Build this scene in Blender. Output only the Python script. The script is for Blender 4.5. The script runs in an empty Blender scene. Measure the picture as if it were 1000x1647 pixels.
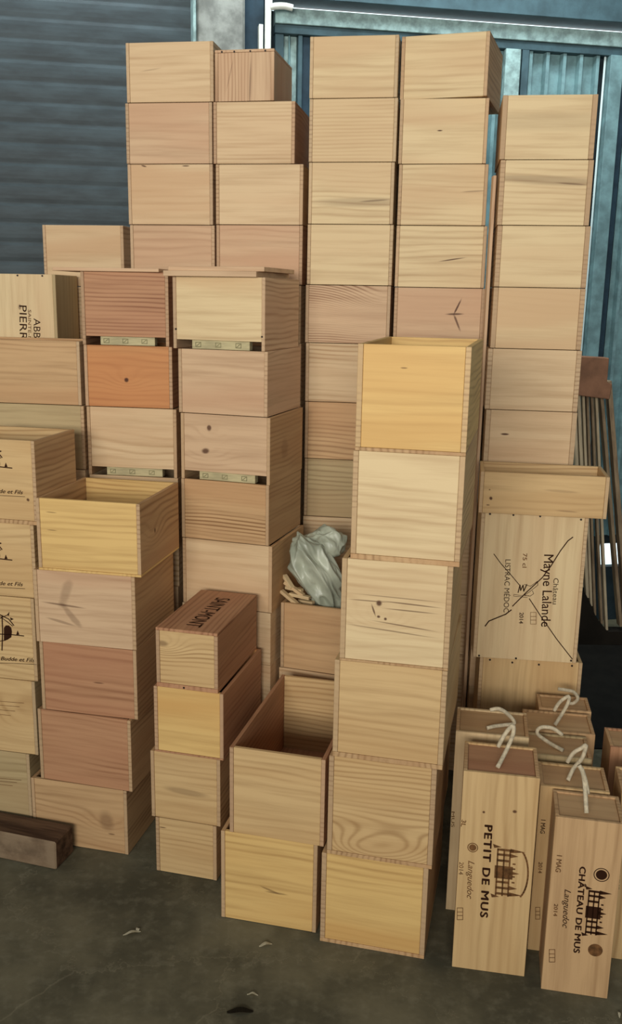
import bpy, bmesh, math, random
from mathutils import Vector, Matrix, noise as mn
R = math.radians
random.seed(7)
scene = bpy.context.scene
C = scene.collection

# ------------------------------------------------------------ camera
FPX, PITCH, ROLL, CH = 1500.0, R(13.1), R(1.04), 1.6
CAM = Vector((0, 0, CH))
Fv = Vector((0, math.cos(PITCH), -math.sin(PITCH)))
R0 = Vector((1, 0, 0)); U0 = Vector((0, math.sin(PITCH), math.cos(PITCH)))
Rv = R0*math.cos(ROLL) + U0*math.sin(ROLL)
Uv = -R0*math.sin(ROLL) + U0*math.cos(ROLL)
cd = bpy.data.cameras.new('camera'); cam = bpy.data.objects.new('camera', cd); C.objects.link(cam)
cd.sensor_fit = 'VERTICAL'; cd.sensor_height = 24; cd.lens = 24*FPX/1647; cd.clip_start = .05
M = Matrix.Identity(4)
for i in range(3):
    M[i][0] = Rv[i]; M[i][1] = Uv[i]; M[i][2] = -Fv[i]; M[i][3] = CAM[i]
cam.matrix_world = M
scene.camera = cam
scene.view_settings.view_transform = 'Standard'; scene.view_settings.look = 'None'
scene.view_settings.gamma = 1; scene.view_settings.exposure = 0.0
scene.view_settings.use_curve_mapping = False

# ------------------------------------------------------------ world and light
w = bpy.data.worlds.new('world'); scene.world = w; w.use_nodes = True
bg = w.node_tree.nodes['Background']; bg.inputs[0].default_value = (.80, .86, 0.88, 1); bg.inputs[1].default_value = .27

def area(name, loc, target, size, power, col, sy=None):
    l = bpy.data.lights.new(name, 'AREA'); l.energy = power; l.color = col; l.size = size
    if sy: l.shape = 'RECTANGLE'; l.size_y = sy
    o = bpy.data.objects.new(name, l); C.objects.link(o); o.location = loc
    o.rotation_euler = (Vector(target)-Vector(loc)).to_track_quat('-Z', 'Y').to_euler()
    return o
area('doorway_daylight', (-1.1, -3.3, 2.3), (-.1, .2, 6.0), 3.0, 480, (1, .95, .87), 2.4)
sky = area('skylight_over_gate', (-.4, 3.75, 3.6), (-.4, 4.25, 2.4), 3.6, 38, (.86, .96, 1), .5)
sky.data.spread = R(95)

# ------------------------------------------------------------ helpers
def lin(c):
    return tuple((v/255/12.92 if v/255 <= .04045 else ((v/255+.055)/1.055)**2.4) for v in c) + (1,)
def ray(px, py):
    return Fv + Rv*((px-500)/FPX) - Uv*((py-823.5)/FPX)
def hit_y(px, py, Y):
    d = ray(px, py); return CAM + d*(Y/d.y)
def hit_z(px, py, z=0):
    d = ray(px, py); return CAM + d*((z-CH)/d.z)
def hit_plane(px, py, P0, yaw):
    n = Vector((-math.sin(yaw), -math.cos(yaw), 0)); d = ray(px, py)
    return CAM + d*((P0-CAM).dot(n)/d.dot(n))
def tag(o, label=None, cat=None, group=None, kind=None):
    if label: o['label'] = label
    if cat: o['category'] = cat
    if group: o['group'] = group
    if kind: o['kind'] = kind
    return o
def obj(name, bm, mat, parent=None, smooth=False):
    me = bpy.data.meshes.new(name)
    bmesh.ops.recalc_face_normals(bm, faces=bm.faces)
    bm.to_mesh(me); bm.free()
    if smooth:
        for p in me.polygons: p.use_smooth = True
    o = bpy.data.objects.new(name, me); C.objects.link(o)
    if mat: me.materials.append(mat)
    if parent: o.parent = parent
    return o
def add_box(bm, x0, x1, y0, y1, z0, z1, bev=0):
    vs = [bm.verts.new((x, y, z)) for x in (x0, x1) for y in (y0, y1) for z in (z0, z1)]
    fs = [bm.faces.new([vs[i] for i in q]) for q in ((0,1,3,2),(4,6,7,5),(0,4,5,1),(2,3,7,6),(0,2,6,4),(1,5,7,3))]
    if bev:
        es = list({e for f in fs for e in f.edges})
        bmesh.ops.bevel(bm, geom=es, offset=bev, segments=1, affect='EDGES')
def slab(name, x0, x1, y0, y1, z0, z1, mat, parent=None, bev=.0012):
    bm = bmesh.new(); add_box(bm, x0, x1, y0, y1, z0, z1, bev)
    return obj(name, bm, mat, parent)
def tube(name, pts, rad, mat, parent=None, seg=8, smooth_n=4):
    # Catmull-Rom smoothed tube
    P = [Vector(p) for p in pts]; Q = []
    for i in range(len(P)-1):
        p0 = P[max(i-1, 0)]; p1 = P[i]; p2 = P[i+1]; p3 = P[min(i+2, len(P)-1)]
        for k in range(smooth_n):
            t = k/smooth_n
            Q.append(.5*((2*p1)+(p2-p0)*t+(2*p0-5*p1+4*p2-p3)*t*t+(3*p1-p0-3*p2+p3)*t**3))
    Q.append(P[-1])
    bm = bmesh.new(); rings = []
    for i, q in enumerate(Q):
        d = (Q[min(i+1, len(Q)-1)]-Q[max(i-1, 0)]).normalized()
        a = d.cross(Vector((0.13, 1, .21))).normalized(); b = d.cross(a)
        rings.append([bm.verts.new(q+(a*math.cos(2*math.pi*k/seg)+b*math.sin(2*math.pi*k/seg))*rad) for k in range(seg)])
    for i in range(len(rings)-1):
        for k in range(seg):
            bm.faces.new((rings[i][k], rings[i][(k+1) % seg], rings[i+1][(k+1) % seg], rings[i+1][k]))
    bm.faces.new(rings[0]); bm.faces.new(rings[-1][::-1])
    return obj(name, bm, mat, parent, True)

# ------------------------------------------------------------ materials
class NT:
    def __init__(s, name, rough=.6, spec=.3, metal=0):
        s.m = bpy.data.materials.new(name); s.m.use_nodes = True; s.t = s.m.node_tree
        s.b = s.t.nodes['Principled BSDF']; s.b.inputs['Roughness'].default_value = rough
        s.b.inputs['Specular IOR Level'].default_value = spec; s.b.inputs['Metallic'].default_value = metal
        s.tc = s.t.nodes.new('ShaderNodeTexCoord')
    def put(s, sock, v):
        if hasattr(v, 'is_output'): s.t.links.new(v, sock)
        else: sock.default_value = v
    def m_(s, op, a, b=0.0, c=None, clamp=False):
        n = s.t.nodes.new('ShaderNodeMath'); n.operation = op; n.use_clamp = clamp
        s.put(n.inputs[0], a); s.put(n.inputs[1], b)
        if c is not None: s.put(n.inputs[2], c)
        return n.outputs[0]
    def sep(s, v):
        n = s.t.nodes.new('ShaderNodeSeparateXYZ'); s.t.links.new(v, n.inputs[0]); return n.outputs
    def comb(s, x, y, z):
        n = s.t.nodes.new('ShaderNodeCombineXYZ')
        for i, v in enumerate((x, y, z)): s.put(n.inputs[i], v)
        return n.outputs[0]
    def noise(s, v, scale=1, detail=2, rough=.5):
        n = s.t.nodes.new('ShaderNodeTexNoise'); s.t.links.new(v, n.inputs['Vector'])
        n.inputs['Scale'].default_value = scale; n.inputs['Detail'].default_value = detail
        n.inputs['Roughness'].default_value = rough; return n.outputs[0]
    def rng(s, v, a, b, c=0., d=1.):
        n = s.t.nodes.new('ShaderNodeMapRange'); n.interpolation_type = 'SMOOTHSTEP'
        s.put(n.inputs[0], v)
        for i, q in enumerate((a, b, c, d)): n.inputs[i+1].default_value = q
        return n.outputs[0]
    def mix(s, f, a, b, mode='MIX'):
        n = s.t.nodes.new('ShaderNodeMix'); n.data_type = 'RGBA'; n.blend_type = mode
        s.put(n.inputs[0], f); s.put(n.inputs[6], a); s.put(n.inputs[7], b); return n.outputs[2]
    def bump(s, h, strength=.2, dist=.001):
        n = s.t.nodes.new('ShaderNodeBump'); n.inputs['Strength'].default_value = strength
        n.inputs['Distance'].default_value = dist; s.t.links.new(h, n.inputs['Height'])
        s.t.links.new(n.outputs[0], s.b.inputs['Normal'])

def sc(c, k): return tuple(min(255, v*k) for v in c)
PAL = dict(  # light, dark, blush : the timber's own colours
    pale=((216,188,148),(164,126,86),(202,164,124)),
    cream=((220,196,152),(168,134,94),(206,172,130)),
    pink=((208,176,140),(150,112,82),(196,154,120)),
    rose=((186,140,104),(134,88,60),(176,124,92)),
    orange=((200,144,92),(148,92,54),(198,130,80)),
    yellow=((222,186,120),(168,128,76),(208,164,100)),
    straw=((210,178,128),(156,120,78),(194,156,106)),
    tan=((200,164,120),(142,106,70),(184,140,98)),
    olive=((186,164,122),(138,114,78),(172,142,102)))
AX = dict(f=(0, 2, 1), s=(1, 2, 0), v=(2, 0, 1), l=(1, 0, 2), w=(2, 1, 0))
_mc = {}
def wood(tone='pale', ax='f', freq=95, warp=7, con=.45, blush=.5, marks=(), rings=(), key=None, fj=0, seed=None):
    k = (tone, ax, freq, warp, con, blush, tuple(marks), tuple(rings), fj, seed)
    if k in _mc: return _mc[k]
    L, D, B = (lin(c) for c in PAL[tone])
    n = NT('pine_'+tone, .58, .25)
    o = n.sep(n.tc.outputs['Object']); ia, ib, ic = AX[ax]
    a, b, c = o[ia], o[ib], o[ic]
    if seed is None:
        oi = n.t.nodes.new('ShaderNodeObjectInfo'); rnd = oi.outputs['Random']
    else:
        rnd = seed
    def Q(sa, sb, off=0):
        return n.comb(n.m_('MULTIPLY_ADD', a, sa, n.m_('MULTIPLY', rnd, 37.0) if seed is None else rnd*37.0),
                      n.m_('MULTIPLY_ADD', b, sb, n.m_('MULTIPLY', rnd, 91.0) if seed is None else rnd*91.0),
                      n.m_('MULTIPLY_ADD', c, sb, off))
    n1 = n.noise(Q(1.8, 5.5, 2.), 1, 2)
    ww = n.m_('MULTIPLY_ADD', b, freq*4.5, n.m_('MULTIPLY', n1, warp*4.5))
    for (ka, kb, kr, amp) in rings:
        d2 = n.m_('ADD', n.m_('POWER', n.m_('MULTIPLY', n.m_('SUBTRACT', a, ka), .55), 2.), n.m_('POWER', n.m_('SUBTRACT', b, kb), 2.))
        ww = n.m_('ADD', ww, n.m_('MULTIPLY', n.m_('EXPONENT', n.m_('MULTIPLY', d2, -1/(kr*kr))), amp*3))
    ring = n.m_('POWER', n.m_('MULTIPLY_ADD', n.m_('SINE', ww), .5, .5), 2.6)
    mask = n.rng(n.noise(Q(1.3, 11, 5.), 1, 1), .36, .64, .12, 1.)
    fine = n.noise(Q(9, 240, 1.), 1, 3, .6)
    mid = n.noise(Q(3, 42, 9.), 1, 2)
    fac = n.m_('ADD', n.m_('MULTIPLY', n.m_('MULTIPLY', ring, mask), con*1.35),
               n.m_('ADD', n.m_('MULTIPLY_ADD', fine, .5, -.25), n.m_('MULTIPLY_ADD', mid, 1.0, -.42)), clamp=True)
    col = n.mix(fac, L, D)
    bm_ = n.m_('MULTIPLY', n.rng(n.noise(Q(1.1, 8, 3.), 1, 2), .42, .66), blush)
    col = n.mix(bm_, col, B)
    dk = lin((74, 38, 20))
    for mk in marks:   # a knot or a pitch streak: centre a,b, radii, tilt, strength
        ka, kb, ra, rb, rot, st = mk
        da = n.m_('SUBTRACT', a, ka); db = n.m_('SUBTRACT', b, kb)
        cr, sr = math.cos(R(rot)), math.sin(R(rot))
        u = n.m_('DIVIDE', n.m_('MULTIPLY_ADD', da, cr, n.m_('MULTIPLY', db, sr)), ra)
        v = n.m_('DIVIDE', n.m_('MULTIPLY_ADD', da, -sr, n.m_('MULTIPLY', db, cr)), rb)
        d = n.m_('SQRT', n.m_('ADD', n.m_('POWER', u, 2.), n.m_('POWER', v, 2.)))
        d = n.m_('ADD', d, n.m_('MULTIPLY_ADD', mid, 1.0, -.5))
        col = n.mix(n.m_('MULTIPLY', n.rng(d, 1.15, .45), st), col, dk)
    if fj:
        nm = n.sep(n.tc.outputs['Normal'])
        face = n.m_('LESS_THAN', nm[1], -.5)
        st = n.rng(n.m_('SINE', n.m_('MULTIPLY', o[2], 2*math.pi/.013)), .35, .75)
        on = n.m_('GREATER_THAN', n.noise(Q(0, 2.5, 7.), 1, 0), .53)
        col = n.mix(n.m_('MULTIPLY', face, .65), col, lin((186, 158, 124)))
        col = n.mix(n.m_('MULTIPLY', n.m_('MULTIPLY', face, n.m_('MULTIPLY', st, on)), fj), col, lin((112, 70, 42)))
    if seed is None:
        br = n.m_('MULTIPLY_ADD', n.m_('FRACT', n.m_('MULTIPLY', rnd, 7.31)), .16, .90)
        col = n.mix(1., col, n.comb(br, br, br), 'MULTIPLY')
    n.t.links.new(col, n.b.inputs['Base Color'])
    n.bump(fine, .25, .0006)
    _mc[k] = n.m
    return n.m

def plain(name, c, rough=.6, spec=.3, metal=0, var=.12, scale=12, stretch=(1, 1, 1), dark=None, emit=None):
    n = NT(name, rough, spec, metal)
    o = n.sep(n.tc.outputs['Object'])
    v = n.comb(n.m_('MULTIPLY', o[0], stretch[0]), n.m_('MULTIPLY', o[1], stretch[1]), n.m_('MULTIPLY', o[2], stretch[2]))
    q = n.noise(v, scale, 4, .6)
    c2 = dark or sc(c, 1-var*2.2)
    n.t.links.new(n.mix(n.rng(q, .3, .7), lin(c2), lin(c)), n.b.inputs['Base Color'])
    if emit:
        n.b.inputs['Emission Color'].default_value = lin(c); n.b.inputs['Emission Strength'].default_value = emit
    return n.m
INK = plain('burnt_ink', (52, 28, 14), .8, .1, var=.05)
INK2 = plain('faded_ink', (124, 86, 52), .8, .1, var=.15, scale=60)
INK3 = plain('faint_green_ink', (140, 134, 98), .8, .1, var=.1)
NAIL = plain('nail_steel', (52, 40, 32), .5, .4, .4)
ROPE = plain('white_rope_cord', (214, 200, 170), .75, .2, var=.08, scale=90)
BATTEN = plain('pale_batten_pine', (196, 184, 142), .6, .2, var=.08, scale=10, stretch=(1, 1, 6))
VOIDW = wood('rose', 's')

# ------------------------------------------------------------ writing and drawings, laid on a case's front or lid
def poly_obj(name, polys, conv, mat, parent):
    bm = bmesh.new()
    for pl in polys:
        vs = [bm.verts.new(conv(x, z)) for x, z in pl]
        try: bm.faces.new(vs)
        except ValueError: pass
    me = bpy.data.meshes.new(name); bm.to_mesh(me); bm.free()
    o = bpy.data.objects.new(name, me); C.objects.link(o); me.materials.append(mat); o.parent = parent
    return o
def ribbon(pts, wd):
    out = []
    for (x0, z0), (x1, z1) in zip(pts[:-1], pts[1:]):
        dx, dz = x1-x0, z1-z0; l = math.hypot(dx, dz) or 1
        nx, nz = -dz/l*wd/2, dx/l*wd/2; ex, ez = dx/l*wd*.3, dz/l*wd*.3
        out.append([(x0-ex+nx, z0-ez+nz), (x0-ex-nx, z0-ez-nz), (x1+ex-nx, z1+ez-nz), (x1+ex+nx, z1+ez+nz)])
    return out
def disc(x, z, r, n=20, r2=0):
    if r2:
        return [[(x+r*math.cos(t), z+r*math.sin(t)), (x+r*math.cos(t2), z+r*math.sin(t2)),
                 (x+r2*math.cos(t2), z+r2*math.sin(t2)), (x+r2*math.cos(t), z+r2*math.sin(t))]
                for t, t2 in ((2*math.pi*k/n, 2*math.pi*(k+1)/n) for k in range(n))]
    return [[(x+r*math.cos(2*math.pi*k/n), z+r*math.sin(2*math.pi*k/n)) for k in range(n)]]
def text_mesh(s, offset=0, shear=0, space=1):
    cu = bpy.data.curves.new('lettering', 'FONT'); cu.body = s; cu.size = 1; cu.offset = offset; cu.shear = shear
    cu.space_character = space; cu.resolution_u = 3
    o = bpy.data.objects.new('lettering', cu); C.objects.link(o)
    bpy.context.view_layer.update()
    me = bpy.data.meshes.new_from_object(o.evaluated_get(bpy.context.evaluated_depsgraph_get()))
    bpy.data.objects.remove(o)
    return me
def lay_text(case, s, p0, p1, hpx, mat=None, offset=0, shear=0, name='printed_lettering', frame=None, space=1):
    """baseline from pixel p0 to p1 of the case's front; hpx = cap height"""
    F = case['_front']; a = Vector(F(*p0)); b = Vector(F(*p1))
    d = b-a; wd = d.length; d.normalize(); up = Vector((-d.y, d.x))
    me = text_mesh(s, 0, shear, space)
    if offset:      # a bolder cut: the same letters set a hair apart, joined
        bmx = bmesh.new()
        for k, (ox, oy) in enumerate(((0, 0), (1, 0), (-1, 0), (0, 1), (0, -1))):
            m2_ = me.copy()
            for v in m2_.vertices: v.co += Vector((ox*offset*1.6, oy*offset*1.2, k*.004))
            bmx.from_mesh(m2_); bpy.data.meshes.remove(m2_)
        bmx.to_mesh(me); bmx.free()
    xs = [v.co.x for v in me.vertices]; x0, x1 = min(xs), max(xs); ys = [v.co.y for v in me.vertices]; cap = .7
    h = hpx*case['_mpp']
    y = case['_yf'] - .0009
    for v in me.vertices:
        q = a + d*((v.co.x-x0)/(x1-x0)*wd) + up*(v.co.y/cap*h)
        v.co = Vector((q.x, y-v.co.z*.01, q.y))
    o = bpy.data.objects.new(name, me); C.objects.link(o)
    me.materials.clear(); me.materials.append(mat or INK); o.parent = case['front']
    return o
def lay_polys(case, polys, mat, name, y=.0008):
    return poly_obj(name, polys, lambda x, z: (x, case['_yf']-y, z), mat, case['front'])

# ------------------------------------------------------------ the wooden case
def make_case(label, group, P, yaw, W, D, H, tone='pale', fmat=None, top='open', gap=False, grain='f', hidden=False,
              ledge=.0015, name='wine_case', side_tone=None, nails=(), smat=None, fw=.010, bot=None):
    root = bpy.data.objects.new(name, None); C.objects.link(root)
    root.empty_display_size = .05
    root.location = P; root.rotation_euler = (0, 0, -yaw)
    tag(root, label, 'wooden box', group)
    t = fw; x0, x1, y0, y1 = -W/2, W/2, -D/2, D/2
    tb = .026 if gap else ledge
    st = side_tone or tone
    fm = fmat or wood(tone, grain)
    sm = smat or wood(st, 's', fj=.24)
    if hidden:
        bm = bmesh.new()
        add_box(bm, x0+t, x1-t, y0+.001, y0+t, .008, H-.001); add_box(bm, x0+t, x1-t, y1-t, y1, .008, H-.001)
        add_box(bm, x0, x0+t, y0, y1, .008, H-.001); add_box(bm, x1-t, x1, y0, y1, .008, H-.001); add_box(bm, x0, x1, y0, y1, 0, .008)
        bpy.data.objects.remove(root)
        o = obj(name, bm, wood(tone, 'f')); o.location = P; o.rotation_euler = (0, 0, -yaw)
        tag(o, label, 'wooden box', group); return None
    bev = .0009
    topz = H-.0005
    lidt = .008 if top == 'lid' else 0
    fr = slab('front_panel', x0+t+.0004, x1-t-.0004, y0+.0012, y0+t+.002, tb, topz-lidt, fm, root, bev)
    slab('back_panel', x0+t+.0004, x1-t-.0004, y1-t-.002, y1-.001, tb, topz-lidt, wood(tone, 'f'), root, bev)
    for a, b in ((x0, x0+t), (x1-t, x1)):
        slab('side_panel', a, b, y0, y1, ledge if not gap else 0, topz-lidt, sm, root, bev)
    if gap:
        slab('bottom_panel', x0+t+.0004, x1-t-.0004, y0+t+.003, y1-t-.003, tb, tb+.008, wood('rose', 'l'), root, bev)
        bt = slab('batten', x0+W*.20, x1-W*.17, y0+.006, y0+.03, .0005, tb-.0005, BATTEN, root, bev)
        pol = []
        for k in range(3):
            cx = x0+W*(.27+.22*k)
            pol += ribbon([(cx-.008, .007), (cx-.008, .019), (cx+.008, .019), (cx+.008, .007), (cx-.008, .007)], .0016)
            pol += ribbon([(cx-.005, .009), (cx+.005, .017)], .0016)
        poly_obj('printed_marks', pol, lambda x, z: (x, y0+.0052, z), INK3, bt)
    else:
        if ledge < .004: slab('bottom_panel', x0+t+.0004, x1-t-.0004, y0+t+.003, y1-t-.003, .0015, .009, wood(bot or st, 'l'), root, bev)
        else: slab('bottom_panel', x0, x1, y0-.0005, y1, 0, ledge-.0004, wood(bot or st, 'l'), root, bev)
    if top == 'lid':
        slab('lid', x0, x1, y0, y1, H-.008, H-.0003, wood(tone, 'l'), root, bev)
    for (nx, nz) in nails:
        bm = bmesh.new(); bmesh.ops.create_cone(bm, cap_ends=True, segments=10, radius1=.0032, radius2=.0028, depth=.002,
            matrix=Matrix.Translation((x0+nx*W, y0, nz*H)) @ Matrix.Rotation(R(90), 4, 'X'))
        obj('nail', bm, NAIL, root)
    yf = y0+.0012
    P0 = Vector(P) - Vector((math.sin(yaw), math.cos(yaw), 0))*(D/2)
    u = Vector((math.cos(yaw), -math.sin(yaw), 0))
    def front(px, py):
        h = hit_plane(px, py, P0, yaw); return ((h-P0).dot(u), h.z-P[2])
    dist = (P0 + Vector((0, 0, H/2)) - CAM).dot(Fv)
    return {'root': root, 'front': fr, '_front': front, '_yf': yf, '_mpp': dist/FPX, 'P': Vector(P), 'yaw': yaw, 'W': W, 'D': D, 'H': H}

ORD = ['top one', 'second', 'third', 'fourth', 'fifth', 'sixth', 'seventh', 'eighth', 'ninth', 'tenth']
def stack(phrase, group, ref, yaw, depth, ys, boxes, floor=False, hidden_tone='pale', fill=True, hide_h=.182, z0=0):
    """ref = (px, py) where the front meets the floor, or (px, Y) for a distance.  boxes = list of dicts."""
    yaw = R(yaw)
    if floor: P0 = hit_z(*ref)
    else:
        P0 = hit_y(ref[0], 800, ref[1])
    mids = [(b['x'][0]+b['x'][1])/2 for b in boxes]
    zs = []
    for i, y in enumerate(ys):
        m = mids[min(i, len(mids)-1)]
        zs.append(hit_plane(m, y, P0, yaw).z)
    if floor: zs[-1] = 0
    out = []
    u = Vector((math.cos(yaw), -math.sin(yaw), 0)); v = Vector((math.sin(yaw), math.cos(yaw), 0))
    for i, b in enumerate(boxes):
        ym = (ys[i]+ys[i+1])/2; off = b.get('off', 0)
        Pb = P0 + v*off
        a = hit_plane(b['x'][0], ym, Pb, yaw); c = hit_plane(b['x'][1], ym, Pb, yaw)
        W = (c-a).dot(u); ctr = (a+c)/2; D = b.get('d', depth)
        by = yaw + R(b.get('dy', 0)); bv = Vector((math.sin(by), math.cos(by), 0))
        P = ctr + bv*(D/2); P.z = zs[i+1]
        kw = {k: q for k, q in b.items() if k in ('tone', 'fmat', 'top', 'gap', 'grain', 'ledge', 'nails', 'side_tone', 'smat', 'bot', 'fw')}
        if 'W' in b: W = b['W']
        lab = b.get('label') or f"{b['look']} case, {ORD[i]} in {phrase}"
        ca = make_case(lab, group, P, by, W, D, zs[i]-zs[i+1], **kw)
        out.append(ca)
    zb = zs[-1] if zs[-1] > .01 else 0
    if fill and zb > z0+.05:
        nb = max(1, round((zb-z0)/hide_h)); h = (zb-z0)/nb; last = out[-1]
        for k in range(nb):
            P = last['P'].copy(); P.z = z0+k*h
            P += Vector((random.uniform(-.003, .003), random.uniform(0, .004), 0))
            make_case(f"plain pine case low in {phrase}", 'lower cases of '+phrase, P, last['yaw'], last['W'], last['D'], h, tone=hidden_tone, hidden=True)
    return out, zs

# ============================================================ THE SETTING
def mat_floor():
    n = NT('dark_concrete', .85, .15)
    o = n.tc.outputs['Object']
    a = n.noise(o, 3.2, 5, .62); b = n.noise(o, 26, 4, .6); g = n.noise(o, 180, 2)
    col = n.mix(n.rng(a, .34, .68), lin((78, 75, 60)), lin((112, 107, 86)))
    col = n.mix(n.m_('MULTIPLY', n.rng(b, .45, .75), .35), col, lin((132, 128, 108)))
    col = n.mix(n.m_('MULTIPLY', n.rng(a, .62, .8), .5), col, lin((132, 126, 104)))
    st = n.noise(n.comb(n.sep(o)[0], n.m_('ADD', n.sep(o)[1], 11.), .5), 1.7, 4, .7)
    col = n.mix(n.m_('MULTIPLY', n.rng(st, .52, .66), .45), col, lin((52, 50, 42)))
    vo = n.t.nodes.new('ShaderNodeTexVoronoi'); vo.feature = 'DISTANCE_TO_EDGE'; vo.inputs['Scale'].default_value = 1.6
    s = n.sep(o); d = n.m_('MULTIPLY_ADD', b, .16, -.08)
    n.t.links.new(n.comb(n.m_('ADD', s[0], d), n.m_('ADD', s[1], d), 3.3), vo.inputs['Vector'])
    cr = n.rng(vo.outputs['Distance'], .006, .0)
    col = n.mix(n.m_('MULTIPLY', cr, .2), col, lin((156, 148, 124)))
    n.t.links.new(col, n.b.inputs['Base Color']); n.bump(b, .3, .003)
    return n.m
fl = slab('floor', -4, 4.5, -3, 7, -.1, 0, mat_floor(), bev=0); tag(fl, kind='structure')

WY = R(-10.5)                                     # the end wall runs away to the right
W0 = Vector((0, 4.25, 0)); WU = Vector((math.cos(WY), -math.sin(WY), 0)); WN = Vector((-math.sin(WY), -math.cos(WY), 0))
def wh(px, py, off=0):
    P0 = W0 + WN*off; h = hit_plane(px, py, P0, WY); return (h-P0).dot(WU), h.z
def wslab(name, s0, s1, z0, z1, o0, o1, mat, parent=None, bev=.002):
    """box on the end wall: s along it, o out from it"""
    b = slab(name, s0, s1, -o1, -o0, z0, z1, mat, parent, bev)
    if not parent: b.location = W0; b.rotation_euler = (0, 0, -WY)
    return b
def struct(o): o['kind'] = 'structure'; return o
TEAL = plain('teal_gate_paint', (126, 162, 166), .5, .35, .1, var=.10, scale=14)
TEAL_D = plain('dark_teal_paint', (72, 98, 106), .55, .3, .1, var=.10, scale=10)
TEAL_L = plain('pale_teal_paint', (160, 190, 188), .5, .35, .05, var=.12, scale=26)
STEEL = plain('blue_black_steel', (44, 66, 80), .5, .3, .2, var=.12)
SHUT = plain('slate_shutter_paint', (56, 68, 72), .55, .3, .0, var=.12, scale=5, stretch=(1, 1, 4))
CONC = plain('grey_concrete', (150, 154, 148), .85, .15, var=.12, scale=16)
WHITE = plain('white_gutter_pipe', (236, 240, 230), .5, .3, var=.04)
DAY = plain('daylight_sky', (225, 245, 250), .5, 0, var=.01, emit=1.6)
DARKW = plain('black_plinth', (40, 38, 34), .9, .1)

# roller shutter on the left
s_r = wh(309, 30)[0]; s_l = -3.6
bm = bmesh.new(); zz = 0; prof = []
while zz < 3.5:
    for k in range(5):
        t = k/5; prof.append((zz+t*.078, .0032*math.sin(math.pi*t)**.7 if 0 < t else 0))
    prof.append((zz+.0745, .0)); zz += .078
a = [bm.verts.new((s_l, -o, z)) for z, o in prof]; b = [bm.verts.new((s_r, -o, z)) for z, o in prof]
for i in range(len(a)-1): bm.faces.new((a[i], b[i], b[i+1], a[i+1]))
sh = obj('door_1', bm, SHUT); sh.location = W0; sh.rotation_euler = (0, 0, -WY); struct(sh)
sh['label'] = 'dark blue-grey slatted roller shutter behind the left stacks'
struct(wslab('trim_1', s_r-.006, s_r+.006, 0, 3.5, 0, .16, TEAL_L))
# concrete pillar
struct(wslab('wall_pillar', s_r+.008, wh(388, 40)[0], 0, 3.5, -.1, .14, CONC, bev=.01))
# dark steel column
struct(wslab('trim_2', wh(389, 40)[0], wh(422, 40)[0], 0, 3.5, -.06, .05, STEEL))
# end wall behind the gate
sg0, sg1 = wh(436, 40)[0], 2.9
zb1 = wh(700, 34)[1]                 # the bright line
zl0 = wh(900, 74)[1]                 # underside of the lintel band
hs0, hz1 = wh(968, 876, .0); hs1, hz0 = wh(1012, 912, .0)
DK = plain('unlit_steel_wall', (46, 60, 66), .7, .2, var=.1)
for nm, q in (('wall_back', (sg0, hs0, 0, zb1)), ('wall_back_right', (hs1+.3, sg1, 0, zb1)), ('wall_back_sill', (hs0, hs1+.3, 0, hz0)), ('wall_back_head', (hs0, hs1+.3, hz1, zb1))):
    struct(wslab(nm, q[0], q[1], q[2], q[3], -.06, -.02, DK, bev=0))
struct(wslab('window_1', hs0-.02, hs1+.4, hz0-.03, hz1+.03, -.09, -.07, DAY, bev=0))
struct(wslab('wall_shutter_back', -3.9, sg0, 0, 3.5, -.12, -.08, DK, bev=0))
# daylight gap over the gate, then the dark roof beam
struct(wslab('window_2', sg0, sg1, zb1+.001, zb1+.020, -.04, -.03, DAY, bev=0))
struct(wslab('trim_3', sg0-.02, sg1, zb1+.021, zb1+.17, -.02, .10, TEAL_D))
struct(wslab('trim_4', sg0-.02, sg1, zb1+.172, zb1+.5, -.04, .04, STEEL))

# the gate: a thing with frame, sheet and posts
gate = bpy.data.objects.new('sliding_gate', None); C.objects.link(gate); gate.location = W0; gate.rotation_euler = (0, 0, -WY)
tag(gate, 'teal corrugated metal gate with pale top rail behind the tall stacks', 'gate')
wslab('top_rail', sg0+.01, sg1-.05, zl0, zb1-.004, -.015, .05, TEAL_L, gate)
wslab('header_rail', sg0+.01, sg1-.05, zl0-.035, zl0-.001, -.015, .04, TEAL_D, gate)
gz = zl0-.036
def sheet(s0, s1, mat, pitch=.078):
    bm = bmesh.new(); pts = []; s = s0
    while s < s1:
        for dx, o in ((0, .0), (.30, .0), (.36, .03), (.55, .03), (.63, 0)):
            if s+dx*pitch < s1: pts.append((s+dx*pitch, o))
        s += pitch
    pts.append((s1, 0))
    lo = [bm.verts.new((x, -o, .04 if not (hs0-.1 < x < hs1+.4) else hz1+.05)) for x, o in pts]; hi = [bm.verts.new((x, -o, gz)) for x, o in pts]
    for i in range(len(pts)-1): bm.faces.new((lo[i], lo[i+1], hi[i+1], hi[i]))
    return obj('corrugated_sheet', bm, mat, gate)
sheet(wh(497, 100)[0], wh(955, 200)[0], TEAL)
sheet(wh(1003, 200)[0], sg1-.06, TEAL)
wslab('post', sg0+.012, wh(454, 100)[0], 0, gz, -.01, .035, TEAL_D, gate)
wslab('post', wh(477, 100)[0], wh(484, 100)[0], 0, gz, -.01, .035, TEAL_D, gate)
wslab('post', wh(484.5, 100)[0], wh(497, 100)[0], 0, gz, -.01, .015, STEEL, gate)
wslab('pane', wh(454.5, 100)[0], wh(476.5, 100)[0], 0, gz, -.005, .005, TEAL_L, gate)
wslab('mullion', wh(462.5, 100)[0], wh(465, 100)[0], 0, gz, .006, .02, TEAL, gate)
wslab('post', wh(805, 120)[0], wh(829, 120)[0], 0, gz, .02, .05, TEAL_L, gate)
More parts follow.
